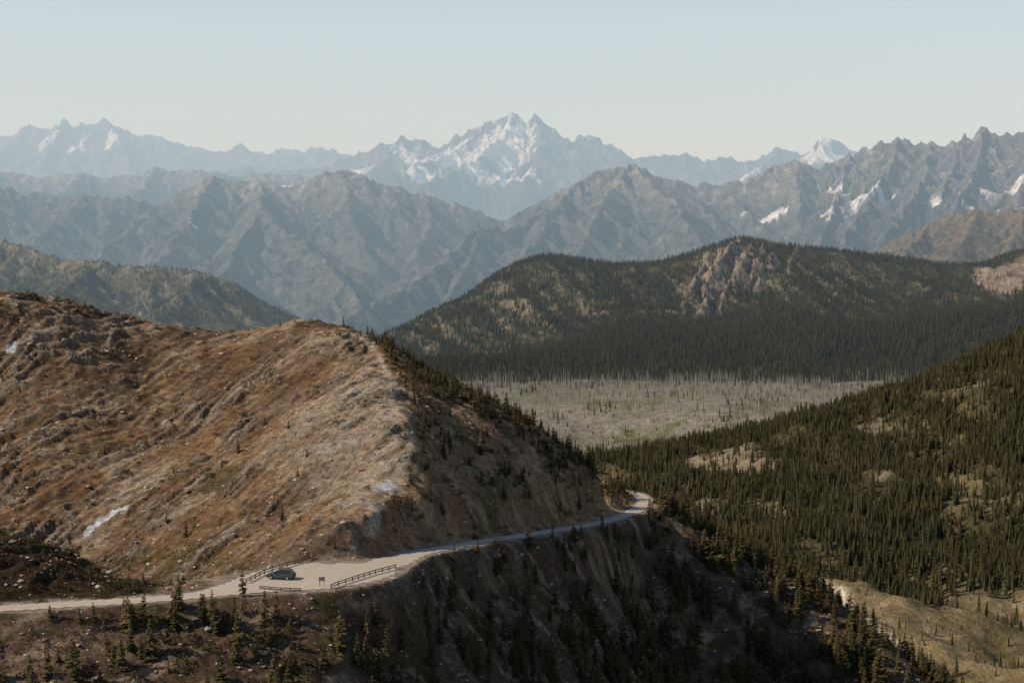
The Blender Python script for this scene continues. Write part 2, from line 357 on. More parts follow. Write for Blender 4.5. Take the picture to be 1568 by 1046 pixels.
H = add_ribs(GR, [rib([(1085, 385, 4), (1078, 410, 15), (1066, 440, 20), (1052, 475, 10), (1042, 494, 0)]), rib([(1130, 372, 12), (1120, 395, 28), (1096, 430, 30), (1080, 462, 16), (1064, 492, 2)]), rib([(1106, 380, 6), (1100, 400, 16), (1086, 425, 16), (1074, 450, 6)]),
                  rib([(1150, 376, 6), (1142, 402, 18), (1126, 430, 22), (1106, 465, 10), (1094, 488, 0)]), rib([(1172, 374, 6), (1166, 398, 14), (1150, 425, 14), (1136, 450, 4)]), rib([(1192, 376, 10), (1182, 400, 22), (1168, 422, 18), (1154, 450, 4)]), rib([(1222, 382, 8), (1214, 400, 12), (1202, 420, 4)])], 1.3)
rb_ = sm(-4, 3, H - GR.Z); GR.Z = np.maximum(GR.Z, H + (ridged(x / 16, y / 30, 4, 77, .65) - .5) * 8)
nz = GR.normal_z()
f1 = fbm(x / 90, y / 90, 5, 431); f2 = fbm(x / 25, y / 25, 4, 441, .6)
CR = mix(np.array([.075, .067, .031]), np.array([.175, .145, .07]), sm(-.05, .35, f1 + .4 * f2))
cliffreg = gauss(GR, 1120, 425, 3320, 75, 120)
CR = mix(CR, mix(np.array([.34, .28, .21]), np.array([.15, .12, .09]), sm(-.1, .2, f2 + .4 * fbm(x / 14, y / 60, 3, 88))), np.clip(rb_ * sm(-.35, .1, f2 + .6 * f1 + .1) + sm(.83, .72, nz) * .5 + .4 * sm(.4, .8, cliffreg + .5 * f2), 0, 1))
scr = gauss(GR, 1535, 455, 3240, 60, 110) + .6 * gauss(GR, 1550, 405, 3330, 60, 60)
scrR = sm(.35, .7, scr + .4 * f2)
CR = mix(CR, np.array([.30, .225, .165]), scrR)
CR = mix(CR, np.array([.035, .035, .02]), sm(3060, 3000, y) * .8)  # dense forest floor, painted darker still for the slope turned from the sun
grid_mesh('forested_ridge', GR, CR, M_ridge)
ribR = np.clip(rb_ * sm(-.35, .1, f2 + .6 * f1 + .1) + .4 * sm(.4, .8, cliffreg + .5 * f2), 0, 1)

# ------------------------------------------------------------------ alpine ranges: ridge networks
def spawn(pl, r, spacing, length, grade, depth, out, zmin, lvl=0):
    pl = [np.array(p, float) for p in pl]; out.append((pl, lvl))
    if depth == 0: return
    acc = r.random() * spacing; side = 1
    for a, b in zip(pl[:-1], pl[1:]):
        seg = np.hypot(*(b - a)[:2])
        if seg < 1: continue
        while acc < seg:
            t = acc / seg; p = a + (b - a) * t; dr = (b - a)[:2] / seg
            if b[2] > a[2]: dr = -dr
            dn = min(1.0, abs(b[2] - a[2]) / seg * 2.2)
            for sd in ((1, -1) if r.random() < .55 else (side,)):
                pr = np.array([-dr[1], dr[0]]) * sd
                d0 = pr * (1.0) + dr * (0.25 + dn * .6) * (1 if dn > .1 else r.normal() * .5); d0 /= np.hypot(*d0)
                Lc = length * (0.55 + 0.8 * r.random()); q = [p.copy()]; th = math.atan2(d0[1], d0[0]); cur = p.copy(); n = 4
                for k_ in range(n):
                    th += r.normal() * .18; g = grade * (1.25 - .45 * k_ / n) * (0.85 + .3 * r.random())
                    cur = cur + np.array([math.cos(th), math.sin(th), -g]) * (Lc / n); q.append(cur.copy())
                    if cur[2] < zmin: break
                spawn(q, r, spacing * .5, length * .42, grade * 1.12, depth - 1, out, zmin, lvl + 1)
            side = -side; acc += spacing * (.6 + .8 * r.random())
        acc -= seg
def range_build(G, mains, seed, spacing, length, grade, depth, s1, s2, w, floor, warp, nz_amp, oc=5):
    r = np.random.default_rng(seed); pls = []
    for m_ in mains: spawn([P(*q) for q in m_], r, spacing, length, grade, depth, pls, floor)
    X, Y = G.X, G.Y; wl = warp * 5
    WX = X + fbm(X / wl, Y / wl, 4, seed) * warp; WY = Y + fbm(X / wl, Y / wl, 4, seed + 3) * warp
    H = floor + fbm(X / 900, Y / 900, 4, seed + 9) * 40
    for pl, lvl in pls:
        cap = (99999, 1.3, .8, .5)[lvl] * (length if lvl else 1)
        for a, b in zip(pl[:-1], pl[1:]):
            zt = max(a[2], b[2]); R = max(50, (zt - floor) / s2 * 1.05); R = min(R, cap)
            i0 = int((min(a[0], b[0]) - R - warp - G.x[0]) / G.dx); i1 = int((max(a[0], b[0]) + R + warp - G.x[0]) / G.dx)
            j0 = int((min(a[1], b[1]) - R - warp - G.y[0]) / G.dy); j1 = int((max(a[1], b[1]) + R + warp - G.y[0]) / G.dy)
            i0 = max(i0, 0); j0 = max(j0, 0)
            if i1 <= i0 or j1 <= j0: continue
            sl_ = (slice(j0, j1), slice(i0, i1)); px = WX[sl_]; py = WY[sl_]
            if px.size == 0: continue
            vx, vy = b[0] - a[0], b[1] - a[1]; l2 = vx * vx + vy * vy + 1e-6
            t = np.clip(((px - a[0]) * vx + (py - a[1]) * vy) / l2, 0, 1); dd = np.hypot(px - a[0] - vx * t, py - a[1] - vy * t)
            h = a[2] + (b[2] - a[2]) * t - (s2 * dd + (s1 - s2) * w * (1 - np.exp(-dd / w)))
            H[sl_] = np.maximum(H[sl_], h)
    sc = w * 1.2
    G.Z = H + (ridged(X / sc, Y / sc, oc, seed + 20, .62) - .5) * nz_amp + fbm(X / (sc * 2.5), Y / (sc * 2.5), 5, seed + 30) * nz_amp * .8
def L_(pts, d): return [(u, v, d if not isinstance(d, (list, tuple)) else d[0] + (d[1] - d[0]) * i / (len(pts) - 1)) for i, (u, v) in enumerate(pts)]
def rangecol(G, seed, treeline, snowline, snowregs, forest=(.055, .066, .047), grass=(.19, .168, .125), rock=(.20, .18, .16), scr=(.40, .35, .30), sc=1.0):
    x, y = G.X, G.Y; nz = G.normal_z(); n1 = fbm(x / (500 * sc), y / (500 * sc), 5, seed); n2 = fbm(x / (70 * sc), y / (70 * sc), 4, seed + 5, .6)
    gl = fbm(x / (35 * sc), y / (180 * sc), 3, seed + 8)
    z = G.Z + n1 * 220 * sc
    c = mix(np.array(grass), np.array(forest), sm(-.3, .25, .5 * n2 + .5 * n1 + (treeline - z) / 300))
    rk = sm(.82, .70, nz + .15 * n2); alt = sm(treeline - 60, treeline + 220, z)
    c = mix(c, mix(np.array(rock), np.array(scr), sm(-.05, .3, gl + .4 * n2 + (nz - .78))), np.clip(rk * .5 + alt * .9, 0, 1))
    sn = np.zeros_like(x)
    for (u, v, d, ru, ry, st) in snowregs:
        gg = gauss(G, u, v, d, ru, ry); sn = np.maximum(sn, sm(.35, .5, gg * st + .55 * n2 + .5 * gl + .8 * (nz - .8)) * sm(.12, .3, gg))
    return mix(c, np.array([.86, .87, .89]), np.clip(sn, 0, 1))
G1 = Grid(-1500, -380, 3700, 5300, 5, 5)
m1 = [L_([(-160, 340), (-60, 352), (0, 368), (40, 378), (90, 397), (150, 401), (200, 407), (260, 412), (320, 416)], (4900, 4500)), L_([(320, 416), (350, 430), (400, 464), (450, 496), (500, 520)], (4500, 4350)),
      L_([(320, 416), (290, 440), (240, 490), (200, 540)], (4500, 3900)), L_([(150, 401), (110, 430), (60, 490)], (4700, 4100)), L_([(0, 368), (-40, 420), (-60, 480)], (4800, 4200))]
range_build(G1, m1, 41, 200, 330, .38, 2, .80, .50, 60, -560, 25, 12)
grid_mesh('green_foothills', G1, rangecol(G1, 51, -190, None, [], forest=(.09, .085, .04), grass=(.26, .21, .11), rock=(.24, .2, .14), sc=.4), M_ridge)
G2 = Grid(1000, 2050, 4700, 5900, 5, 5)
m2 = [L_([(1290, 395), (1330, 385), (1380, 360), (1420, 346), (1450, 330), (1500, 322), (1568, 320), (1640, 308), (1720, 300)], (5600, 5300)), L_([(1420, 346), (1400, 380), (1370, 420)], (5450, 4950)), L_([(1500, 322), (1480, 360), (1450, 400)], (5400, 4950)), L_([(1568, 320), (1560, 355), (1540, 400)], (5350, 4950))]
range_build(G2, m2, 43, 150, 300, .45, 2, 1.0, .5, 40, -420, 30, 20)
grid_mesh('rocky_shoulder', G2, rangecol(G2, 53, -110, None, [(1555, 316, 5420, 60, 40, .8), (1490, 322, 5450, 40, 30, .6)], forest=(.09, .075, .04), grass=(.19, .14, .08), rock=(.2, .145, .11), scr=(.3, .23, .17), sc=.4), M_ridge)
GA = Grid(-3500, 2900, 5900, 10000, 8.5, 9.5)
mA = [L_([(-160, 255), (-80, 268), (0, 284), (60, 300), (130, 297), (180, 300), (240, 313), (285, 288), (325, 268), (345, 281), (400, 274), (425, 285), (470, 275), (500, 265), (524, 260), (560, 270), (600, 284), (650, 298), (700, 311), (760, 332), (820, 350)], (9300, 9300)),
      [(400, 276, 9300), (405, 318, 8500), (440, 350, 8050), (480, 385, 7700), (530, 430, 7250), (565, 480, 6900)], [(325, 271, 9300), (300, 320, 8700), (265, 375, 8000), (235, 410, 7500), (180, 440, 7000)], [(405, 318, 8500), (370, 370, 7900), (350, 410, 7400), (330, 450, 6900)],
      [(524, 263, 9300), (530, 310, 8900), (550, 350, 8500), (575, 400, 8000)], [(240, 313, 9300), (200, 350, 8700), (150, 390, 8000), (90, 420, 7400)], [(130, 297, 9300), (90, 340, 8700), (40, 375, 8100), (-20, 400, 7500)], [(650, 298, 9300), (660, 340, 8800), (640, 390, 8200)], [(0, 284, 9300), (-50, 330, 8700), (-100, 380, 8000)],
      [(500, 515, 6100), (560, 478, 6500), (620, 443, 6900), (680, 400, 7400), (720, 362, 7800), (745, 350, 8000), (800, 347, 8200), (835, 318, 8450), (870, 292, 8600), (905, 270, 8750), (940, 258, 8850), (967, 248, 8900), (1000, 268, 8900), (1050, 279, 8950), (1100, 284, 9000), (1150, 277, 9000), (1185, 258, 9100), (1215, 249, 9100), (1250, 258, 9100), (1290, 288, 9000), (1330, 320, 8900)],
      [(967, 249, 8900), (930, 300, 8300), (905, 350, 7800), (880, 395, 7300)], [(967, 249, 8900), (1010, 290, 8400), (1045, 320, 8000), (1070, 365, 7500), (1090, 400, 7100)], [(870, 292, 8600), (835, 345, 7950), (800, 400, 7300)], [(745, 350, 8000), (720, 400, 7400), (690, 450, 6900)], [(1100, 284, 9000), (1150, 330, 8400), (1200, 370, 7900)], [(1215, 249, 9100), (1225, 300, 8500), (1230, 345, 8000)]]
range_build(GA, mA, 61, 480, 620, .40, 2, .98, .66, 110, -640, 55, 34)
grid_mesh('middle_mountain_range', GA, rangecol(GA, 63, -60, None, [(1170, 315, 8500, 140, 90, .95), (85, 378, 8200, 50, 40, .9), (300, 352, 8400, 50, 40, .8)]), M_far)
GE = Grid(-5200, -900, 11400, 14200, 12, 14)
mE = [L_([(-160, 250), (-60, 262), (0, 262), (30, 268), (60, 275), (90, 266), (120, 262), (150, 268), (180, 270), (210, 268), (240, 258), (270, 262), (300, 258), (330, 262), (360, 268), (400, 262), (440, 266), (480, 272), (530, 285)], 13300),
      [(120, 262, 13300), (100, 290, 12600), (60, 310, 12000)], [(240, 258, 13300), (215, 290, 12600), (190, 315, 12000)], [(300, 258, 13300), (330, 290, 12500)], [(0, 262, 13300), (-30, 295, 12500)], [(400, 262, 13300), (420, 290, 12500)]]
range_build(GE, mE, 101, 420, 700, .42, 2, .95, .6, 150, -500, 60, 44)
grid_mesh('hazy_mountain_range', GE, rangecol(GE, 103, 0, None, [(100, 266, 13000, 60, 120, .8), (345, 268, 13000, 90, 100, 1.0), (440, 270, 13100, 140, 90, 1.0)], sc=1.4), M_vfar)
GD = Grid(1150, 3500, 6900, 9900, 7.5, 7.5)
mD = [L_([(1235, 268), (1262, 250), (1285, 245), (1300, 232), (1308, 234), (1318, 225), (1328, 231), (1335, 228), (1350, 220), (1362, 224), (1375, 210), (1382, 212), (1390, 210), (1402, 222), (1412, 219), (1425, 210), (1434, 217), (1446, 219), (1458, 212), (1470, 217), (1480, 206), (1490, 212), (1504, 193), (1514, 199), (1530, 210), (1538, 206), (1548, 212), (1568, 203), (1600, 200), (1660, 190), (1720, 200)], (9300, 8600)),
      [(1300, 232, 9200), (1290, 275, 8700), (1275, 320, 8100), (1260, 365, 7500)], [(1375, 211, 9050), (1360, 260, 8500), (1330, 310, 7900), (1290, 370, 7300)], [(1425, 211, 8950), (1420, 260, 8400), (1395, 310, 7800), (1350, 365, 7200)], [(1504, 195, 8800), (1500, 245, 8300), (1475, 295, 7700), (1440, 345, 7100)], [(1568, 203, 8750), (1570, 250, 8200), (1560, 300, 7600)], [(1470, 213, 8850), (1460, 250, 8450), (1440, 290, 7950)], [(1660, 190, 8650), (1670, 250, 8100), (1660, 300, 7500)]]
range_build(GD, mD, 71, 190, 420, .5, 3, 1.9, .6, 110, -520, 28, 54)
grid_mesh('craggy_mountain_range', GD, rangecol(GD, 73, -90, None, [(1270, 345, 8000, 50, 150, 1.0), (1335, 322, 8100, 150, 90, 1.1), (1550, 300, 7900, 180, 80, 1.15), (1285, 290, 8600, 45, 250, 1.1), (1500, 318, 7600, 100, 70, 1.1), (1190, 318, 8300, 110, 80, 1.1), (1440, 300, 7900, 50, 80, .95)], rock=(.17, .15, .135), scr=(.40, .35, .30)), M_far)
GB = Grid(-4200, 5200, 14900, 19200, 13, 16)
mB = [L_([(330, 262), (380, 258), (430, 262), (480, 262), (520, 245), (560, 232), (590, 218), (612, 209), (628, 216), (640, 213), (655, 222), (670, 233), (690, 222), (700, 208), (706, 213), (712, 204), (728, 196), (735, 192), (742, 185), (750, 186), (760, 180), (770, 183), (778, 177), (790, 175), (794, 186), (800, 190), (806, 188), (812, 182), (819, 175), (826, 185), (834, 189), (845, 196), (852, 208), (862, 214), (875, 221), (884, 222), (889, 209), (896, 207), (905, 208), (912, 212), (918, 220), (940, 228), (965, 236), (985, 243), (1010, 241), (1040, 232), (1050, 238), (1062, 242), (1080, 246), (1092, 242), (1105, 239), (1125, 245), (1150, 249), (1175, 236), (1190, 226), (1208, 233), (1225, 239), (1245, 230), (1258, 212), (1270, 209), (1285, 220), (1300, 230), (1330, 245), (1400, 260)], (18000, 18000)),
      [(790, 178, 18000), (770, 205, 17400), (740, 235, 16700), (700, 262, 16000), (640, 285, 15200)], [(819, 181, 18000), (830, 215, 17300), (820, 250, 16600), (800, 280, 15800)], [(742, 189, 18000), (710, 222, 17300), (670, 245, 16700), (600, 268, 16000), (520, 275, 15500)], [(858, 212, 18000), (880, 245, 17200), (890, 270, 16400)], [(612, 210, 18000), (590, 240, 17300), (560, 262, 16700), (500, 275, 16200)], [(918, 219, 18000), (950, 250, 17200), (980, 265, 16500)], [(1190, 229, 18000), (1170, 255, 17300), (1140, 275, 16600)], [(1270, 212, 18000), (1250, 240, 17400), (1240, 265, 16800)]]
range_build(GB, mB, 81, 580, 1000, .4, 3, 1.2, .58, 200, -300, 60, 85)
grid_mesh('snowy_massif', GB, rangecol(GB, 83, 0, 900, [(765, 222, 17300, 360, 600, 1.4), (720, 238, 17000, 600, 380, 1.3), (700, 265, 16300, 850, 240, 1.15), (1265, 232, 17600, 240, 400, 1.35), (440, 272, 16500, 700, 220, 1.05), (800, 215, 17600, 150, 380, 1.35), (690, 225, 17500, 260, 260, 1.15), (625, 225, 17600, 180, 280, 1.1), (770, 262, 16400, 340, 200, 1.15), (550, 250, 17200, 220, 220, 1.05), (1150, 262, 17000, 220, 170, 1.05)], rock=(.13, .125, .12), scr=(.25, .235, .21), sc=1.8), M_vfar)
GC = Grid(-8600, 1600, 19900, 23000, 18, 22)
mC = [L_([(-180, 200), (-60, 192), (-20, 200), (0, 206), (22, 205), (45, 188), (60, 196), (78, 200), (88, 190), (95, 184), (112, 193), (122, 190), (130, 192), (145, 190), (155, 181), (165, 181), (175, 189), (190, 197), (215, 207), (228, 203), (240, 208), (265, 216), (290, 222), (320, 231), (345, 233), (370, 221), (385, 230), (400, 231), (440, 221), (455, 230), (470, 232), (492, 224), (520, 235), (560, 238), (650, 250), (800, 255)], (22000, 22000)),
      [(95, 187, 22000), (80, 220, 21200), (60, 250, 20400)], [(160, 183, 22000), (185, 220, 21200), (200, 255, 20400)], [(45, 190, 22000), (10, 230, 21200), (-20, 260, 20500)], [(240, 208, 22000), (270, 240, 21200), (300, 260, 20500)], [(370, 225, 22000), (390, 250, 21200)], [(-60, 192, 22000), (-80, 240, 21000)]]
range_build(GC, mC, 91, 600, 1000, .4, 2, 1.1, .6, 200, -200, 60, 85)
grid_mesh('distant_mountain_range', GC, rangecol(GC, 93, 0, None, [(75, 212, 21500, 110, 400, 1.0), (175, 222, 21500, 120, 350, .9), (120, 228, 21400, 120, 350, .8)], rock=(.13, .125, .12), scr=(.25, .235, .21), sc=1.8), M_vfar)
g = plain_mat('lowland_forest', (.05, .06, .035), .95, .4, .002)
mesh_obj('ground', [(-60000, 100, -720), (60000, 100, -720), (60000, 70000, -720), (-60000, 70000, -720)], [(0, 1, 2, 3)], g)

# ------------------------------------------------------------------ trees
M_bark = plain_mat('bark', (.07, .05, .035), .9, .3, 6)
M_fir = plain_mat('fir_needles', (.026, .026, .010), .85, objvar=.6, sc=2.5, col2=(.115, .082, .032))
M_firfar = plain_mat('distant_fir_needles', (.018, .020, .008), .9, objvar=.7, sc=.4, col2=(.078, .066, .028))
M_snag = plain_mat('dead_wood', (.19, .165, .14), .9, .3, 4, objvar=.6, col2=(.42, .38, .33))
M_tuft = plain_mat('dry_grass', (.06, .045, .018), .9, objvar=.7, sc=2, col2=(.30, .19, .085))
def conifer(name, seed, whorls=17, R=.15, seg=7, mats=None):
    r = random.Random(seed); V = []; Fc = []; fm = []
    def add(vs_, fs_, mi):
        o = len(V); V.extend(vs_)
        for f in fs_: Fc.append(tuple(o + q for q in f)); fm.append(mi)
    n = 6; lean = (r.uniform(-.02, .02), r.uniform(-.02, .02)); lv = []
    for k_, (h, rr) in enumerate([(-.05, .022), (.35, .014), (.75, .006), (1.0, .001)]):
        lv += [(math.cos(i * 6.283 / n) * rr + lean[0] * h, math.sin(i * 6.283 / n) * rr + lean[1] * h, h) for i in range(n)]
    add(lv, [(k_ * n + i, k_ * n + (i + 1) % n, (k_ + 1) * n + (i + 1) % n, (k_ + 1) * n + i) for k_ in range(3) for i in range(n)], 0)
    lop = r.uniform(0, 6.28)
    for w in range(whorls):
        t = (w + r.random() * .6) / whorls; h = .03 + .94 * t
        for b in range(seg + r.randint(-1, 2)):
            a = r.uniform(0, 6.283); Lb = R * ((1 - t) ** .75) * r.uniform(.55, 1.25) * (1 + .25 * math.cos(a - lop)) + .012
            if r.random() < .1: continue
            ca, sa = math.cos(a), math.sin(a); dr = r.uniform(.15, .5) * (1 - .7 * t); bx, by = lean[0] * h, lean[1] * h
            def pt(f, s_, dz): return (bx + ca * Lb * f - sa * s_, by + sa * Lb * f + ca * s_, h - dr * Lb * f + dz)
            wd = Lb * r.uniform(.22, .34) + .006
            add([pt(0, 0, .004), pt(.3, wd * .7, -.01), pt(.6, wd, -.018), pt(1.0, 0, .012 - .01 * r.random()), pt(.6, -wd, -.018), pt(.3, -wd * .7, -.01), pt(.55, 0, .008), pt(.8, wd * .75, -.012), pt(.8, -wd * .75, -.012)],
                [(0, 1, 6), (1, 2, 6), (2, 7, 6), (7, 3, 6), (3, 8, 6), (8, 4, 6), (4, 5, 6), (5, 0, 6)], 1)
            add([pt(.15, 0, -.005), pt(.5, wd * .25, -.03 * r.random() - .02), pt(.95, 0, -.006), pt(.6, 0, .012)], [(0, 1, 2, 3)], 1)
    return mesh_obj(name, V, Fc, mats or [M_bark, M_fir], fm, link=False)
def far_conifer(name, seed, R=.16):
    r = random.Random(seed); V = []; Fc = []
    for k_ in range(6):
        t = k_ / 6; h0 = .03 + t * .88; top = h0 + .26 - .1 * t; rr = R * (1 - t) ** .8 + .012; o = len(V)
        V.append((r.uniform(-.01, .01), r.uniform(-.01, .01), min(top, 1.0)))
        n = 8; ph = r.random()
        for i in range(n):
            q = rr * (r.uniform(.8, 1.25) if i % 2 else r.uniform(.35, .65)); a = (i + ph) * 6.283 / n; V.append((math.cos(a) * q, math.sin(a) * q, h0 + (.0 if i % 2 else .05) + r.uniform(-.015, .015)))
        for i in range(n): Fc.append((o, o + 1 + i, o + 1 + (i + 1) % n))
    return mesh_obj(name, V, Fc, [M_firfar], link=False)
def snag(name, seed):
    r = random.Random(seed); V = []; Fc = []; n = 4
    for k_, (h, rr) in enumerate([(-.02, .014), (.6, .009), (1, .003)]): V += [(math.cos(i * 6.283 / n) * rr, math.sin(i * 6.283 / n) * rr, h) for i in range(n)]
    for k_ in range(2):
        for i in range(n): Fc.append((k_ * n + i, k_ * n + (i + 1) % n, (k_ + 1) * n + (i + 1) % n, (k_ + 1) * n + i))
    for b in range(10):
        h = r.uniform(.3, .95); a = r.uniform(0, 6.28); l = .09 * (1.1 - h) + .01; o = len(V)
        V += [(0, 0, h), (0, 0, h - .012), (math.cos(a) * l, math.sin(a) * l, h + r.uniform(-.03, .02))]; Fc.append((o, o + 1, o + 2))
    return mesh_obj(name, V, Fc, [M_snag], link=False)
def shrub(name, seed, mat, n=170, zs=1.0):
    r = random.Random(seed); V = []; Fc = []
    for c in range(n):
        a = r.uniform(0, 6.283); q = r.random() ** .5; e = r.random(); x0 = math.cos(a) * q * .6; y0 = math.sin(a) * q * .6; z0 = (e * .62 * (1.05 - q * q) + .02) * zs
        o = len(V); s_ = r.uniform(.06, .14)
        for k_ in range(3): V.append((x0 + r.uniform(-s_, s_), y0 + r.uniform(-s_, s_), z0 + r.uniform(-s_ * .6, s_)))
        Fc.append((o, o + 1, o + 2))
    return mesh_obj(name, V, Fc, [mat], link=False)
def rock(name, seed, mat):
    r = random.Random(seed)
    bm = bmesh.new(); bmesh.ops.create_icosphere(bm, subdivisions=1, radius=.5)
    for v in bm.verts: v.co = Vector((v.co.x * r.uniform(.7, 1.4), v.co.y * r.uniform(.6, 1.1), v.co.z * r.uniform(.35, .8)))
    me = bpy.data.meshes.new(name); bm.to_mesh(me); bm.free(); me.materials.append(mat); return bpy.data.objects.new(name, me)
def coll(name, obs):
    c = bpy.data.collections.new(name)
    for o in obs: c.objects.link(o)
    return c
c_near = coll('near_fir_types', [conifer('fir_%d' % i, 100 + i, 15 + i % 3 * 2, .13 + .02 * (i % 3)) for i in range(6)])
c_far = coll('far_fir_types', [far_conifer('farfir_%d' % i, 200 + i, .12 + .015 * (i % 4)) for i in range(6)])
c_snag = coll('snag_types', [snag('snag_%d' % i, 300 + i) for i in range(4)])
c_shrub = coll('shrub_types', [shrub('shrub_%d' % i, 400 + i, M_fir) for i in range(4)])
c_tuft = coll('tuft_types', [shrub('tuft_%d' % i, 450 + i, M_tuft, 40, .6) for i in range(4)])
M_rock = plain_mat('loose_rock', (.16, .115, .085), .95, .3, 3, objvar=.6, col2=(.52, .44, .35))
c_rock = coll('rock_types', [rock('rock_%d' % i, 500 + i, M_rock) for i in range(5)])
def scatter(name, pts, scl, wid, coll_, nvar):
    n = len(pts); me = bpy.data.meshes.new(name); me.vertices.add(n); me.vertices.foreach_set('co', np.asarray(pts, np.float32).ravel())
    a = me.attributes.new('scl', 'FLOAT_VECTOR', 'POINT'); a.data.foreach_set('vector', np.stack([scl * wid, scl * wid, scl], -1).astype(np.float32).ravel())
    rt = np.zeros((n, 3), np.float32); rt[:, 2] = rng.random(n) * 6.283; rt[:, 0] = rng.normal(0, .03, n); rt[:, 1] = rng.normal(0, .03, n)
    a = me.attributes.new('rot', 'FLOAT_VECTOR', 'POINT'); a.data.foreach_set('vector', rt.ravel())
    a = me.attributes.new('idx', 'INT', 'POINT'); a.data.foreach_set('value', rng.integers(0, nvar, n).astype(np.int32))
    ob = bpy.data.objects.new(name, me); S.collection.objects.link(ob)
    ng = bpy.data.node_groups.new(name + '_gn', 'GeometryNodeTree'); ng.interface.new_socket('Geometry', in_out='INPUT', socket_type='NodeSocketGeometry'); ng.interface.new_socket('Geometry', in_out='OUTPUT', socket_type='NodeSocketGeometry')
    gi = ng.nodes.new('NodeGroupInput'); go = ng.nodes.new('NodeGroupOutput'); ip = ng.nodes.new('GeometryNodeInstanceOnPoints'); ci = ng.nodes.new('GeometryNodeCollectionInfo')
    ci.inputs['Collection'].default_value = coll_; ci.inputs['Separate Children'].default_value = True; ci.inputs['Reset Children'].default_value = True
    def na(nm, ty): q = ng.nodes.new('GeometryNodeInputNamedAttribute'); q.data_type = ty; q.inputs['Name'].default_value = nm; return q.outputs['Attribute']
    L = ng.links.new; L(gi.outputs[0], ip.inputs['Points']); L(ci.outputs[0], ip.inputs['Instance']); ip.inputs['Pick Instance'].default_value = True
    L(na('idx', 'INT'), ip.inputs['Instance Index']); L(na('scl', 'FLOAT_VECTOR'), ip.inputs['Scale'])
    er = ng.nodes.new('FunctionNodeEulerToRotation'); L(na('rot', 'FLOAT_VECTOR'), er.inputs[0]); L(er.outputs[0], ip.inputs['Rotation']); L(ip.outputs[0], go.inputs[0])
    md = ob.modifiers.new('scatter', 'NODES'); md.node_group = ng; print(name, n); return ob
def cand(G, n, umin=-120, umax=1690, ylo=None, yhi=None, xlo=None, xhi=None):
    X_ = rng.uniform(xlo if xlo is not None else G.x[1], xhi if xhi is not None else G.x[-2], n); Y_ = rng.uniform(ylo or G.y[1], yhi or G.y[-2], n); Z_ = G.h(X_, Y_); U_, V_ = PROJ(X_, Y_, Z_)
    m_ = (U_ > umin) & (U_ < umax) & (V_ < 1110); return X_[m_], Y_[m_], Z_[m_], U_[m_], V_[m_]
RU = [r[0] for r in road[:18]]; RV = [r[1] for r in road[:18]]
def lot(U_, V_, Y_): return (U_ > 350) & (U_ < 625) & (V_ > 838) & (V_ < 925) & (Y_ > 268)
X_, Y_, Z_, U_, V_ = cand(GF, 80000)
rdv = GF.samp(Rd, X_, Y_); tdv = GF.samp(td, X_, Y_)
cu_ = np.interp(V_, CUV, CUU); rv_ = np.interp(U_, RU, RV); ab = V_ < rv_
cl = fbm(X_ / 14, Y_ / 14, 3, 601)
skyv = np.interp(U_, [500, 600, 650, 750, 850, 950], [494, 538, 568, 618, 675, 743])
flk = ab & (U_ > cu_ + 4)
dens = np.where(flk, .15 * sm(-.2, .25, cl) + .3 * sm(45, 8, V_ - skyv) * (U_ > 560), np.where(ab, .003 + .02 * sm(.15, .5, cl), .20 * sm(-.15, .25, cl) * (.45 + .95 * sm(500, 1100, U_ + (V_ - 900) * 2)) + .02))
kn_ = ab & (Y_ < 292) & (U_ < 240); dens = np.where(kn_, .12, dens)
back = (Y_ > 470) & (U_ < 940); dens = np.where(back, .05, dens)
dens = dens * (rdv > 2.2) * (tdv > 1.5) * (~lot(U_, V_, Y_))
keep = rng.random(len(X_)) < dens * 1.45
X_, Y_, Z_, U_, V_, flk, ab = [q[keep] for q in (X_, Y_, Z_, U_, V_, flk, ab)]
hh = np.where(flk, rng.gamma(3, .55, len(X_)) + .8 + 1.8 * sm(750, 950, U_), np.where(ab, rng.uniform(.7, 2.2, len(X_)), rng.gamma(4, .8, len(X_)) + 1.2 + 1.8 * sm(850, 1150, U_))); hh = np.clip(hh, .6, 9)
istree = rng.random(len(X_)) < np.where(flk, .65, np.where(ab, .6, .85))
pt = np.stack([X_, Y_, Z_ - .1], -1)
scatter('subalpine_fir_stand', pt[istree], hh[istree], rng.uniform(1.0, 1.7, istree.sum()), c_near, 6)
ns = ~istree
Xs, Ys, Zs, Us, Vs = cand(GF, 100000); rds = GF.samp(Rd, Xs, Ys); tds = GF.samp(td, Xs, Ys)
cus = np.interp(Vs, CUV, CUU); rvs = np.interp(Us, RU, RV); abs_ = Vs < rvs; cls = fbm(Xs / 9, Ys / 9, 3, 621)
skys = np.interp(Us, [440, 500, 600, 650], [494, 494, 538, 568])
dn = np.where(abs_ & (Us > cus - 8), .26 * sm(-.15, .3, cls), np.where(abs_, .006 + .05 * sm(.2, .5, cls) + .25 * ((Vs < 494) & (Us < 185) & (Ys > 415)) + .12 * ((Vs - skys < 8) & (Us > 450) & (Ys > 430)), .14 * sm(-.1, .3, cls)))
dn = np.where(abs_ & (Ys < 292) & (Us < 240), .35, dn)
dn = dn * (rds > 1.0) * (tds > 1.0) * ~(lot(Us, Vs, Ys) & (rds < 2)); kp = rng.random(len(Xs)) < dn * 1.2
ps = np.concatenate([pt[ns], np.stack([Xs, Ys, Zs - .08], -1)[kp]]); scatter('krummholz_shrubs', ps, np.concatenate([hh[ns] * .7, rng.gamma(2.5, .28, kp.sum()) + .3]), rng.uniform(.9, 1.7, len(ps)), c_shrub, 4)
kp = (rds > .8) & (tds > .8) & (rng.random(len(Xs)) < (.15 + .5 * sm(-.1, .4, cls)) * np.where(abs_, 1, .5)); n = kp.sum()
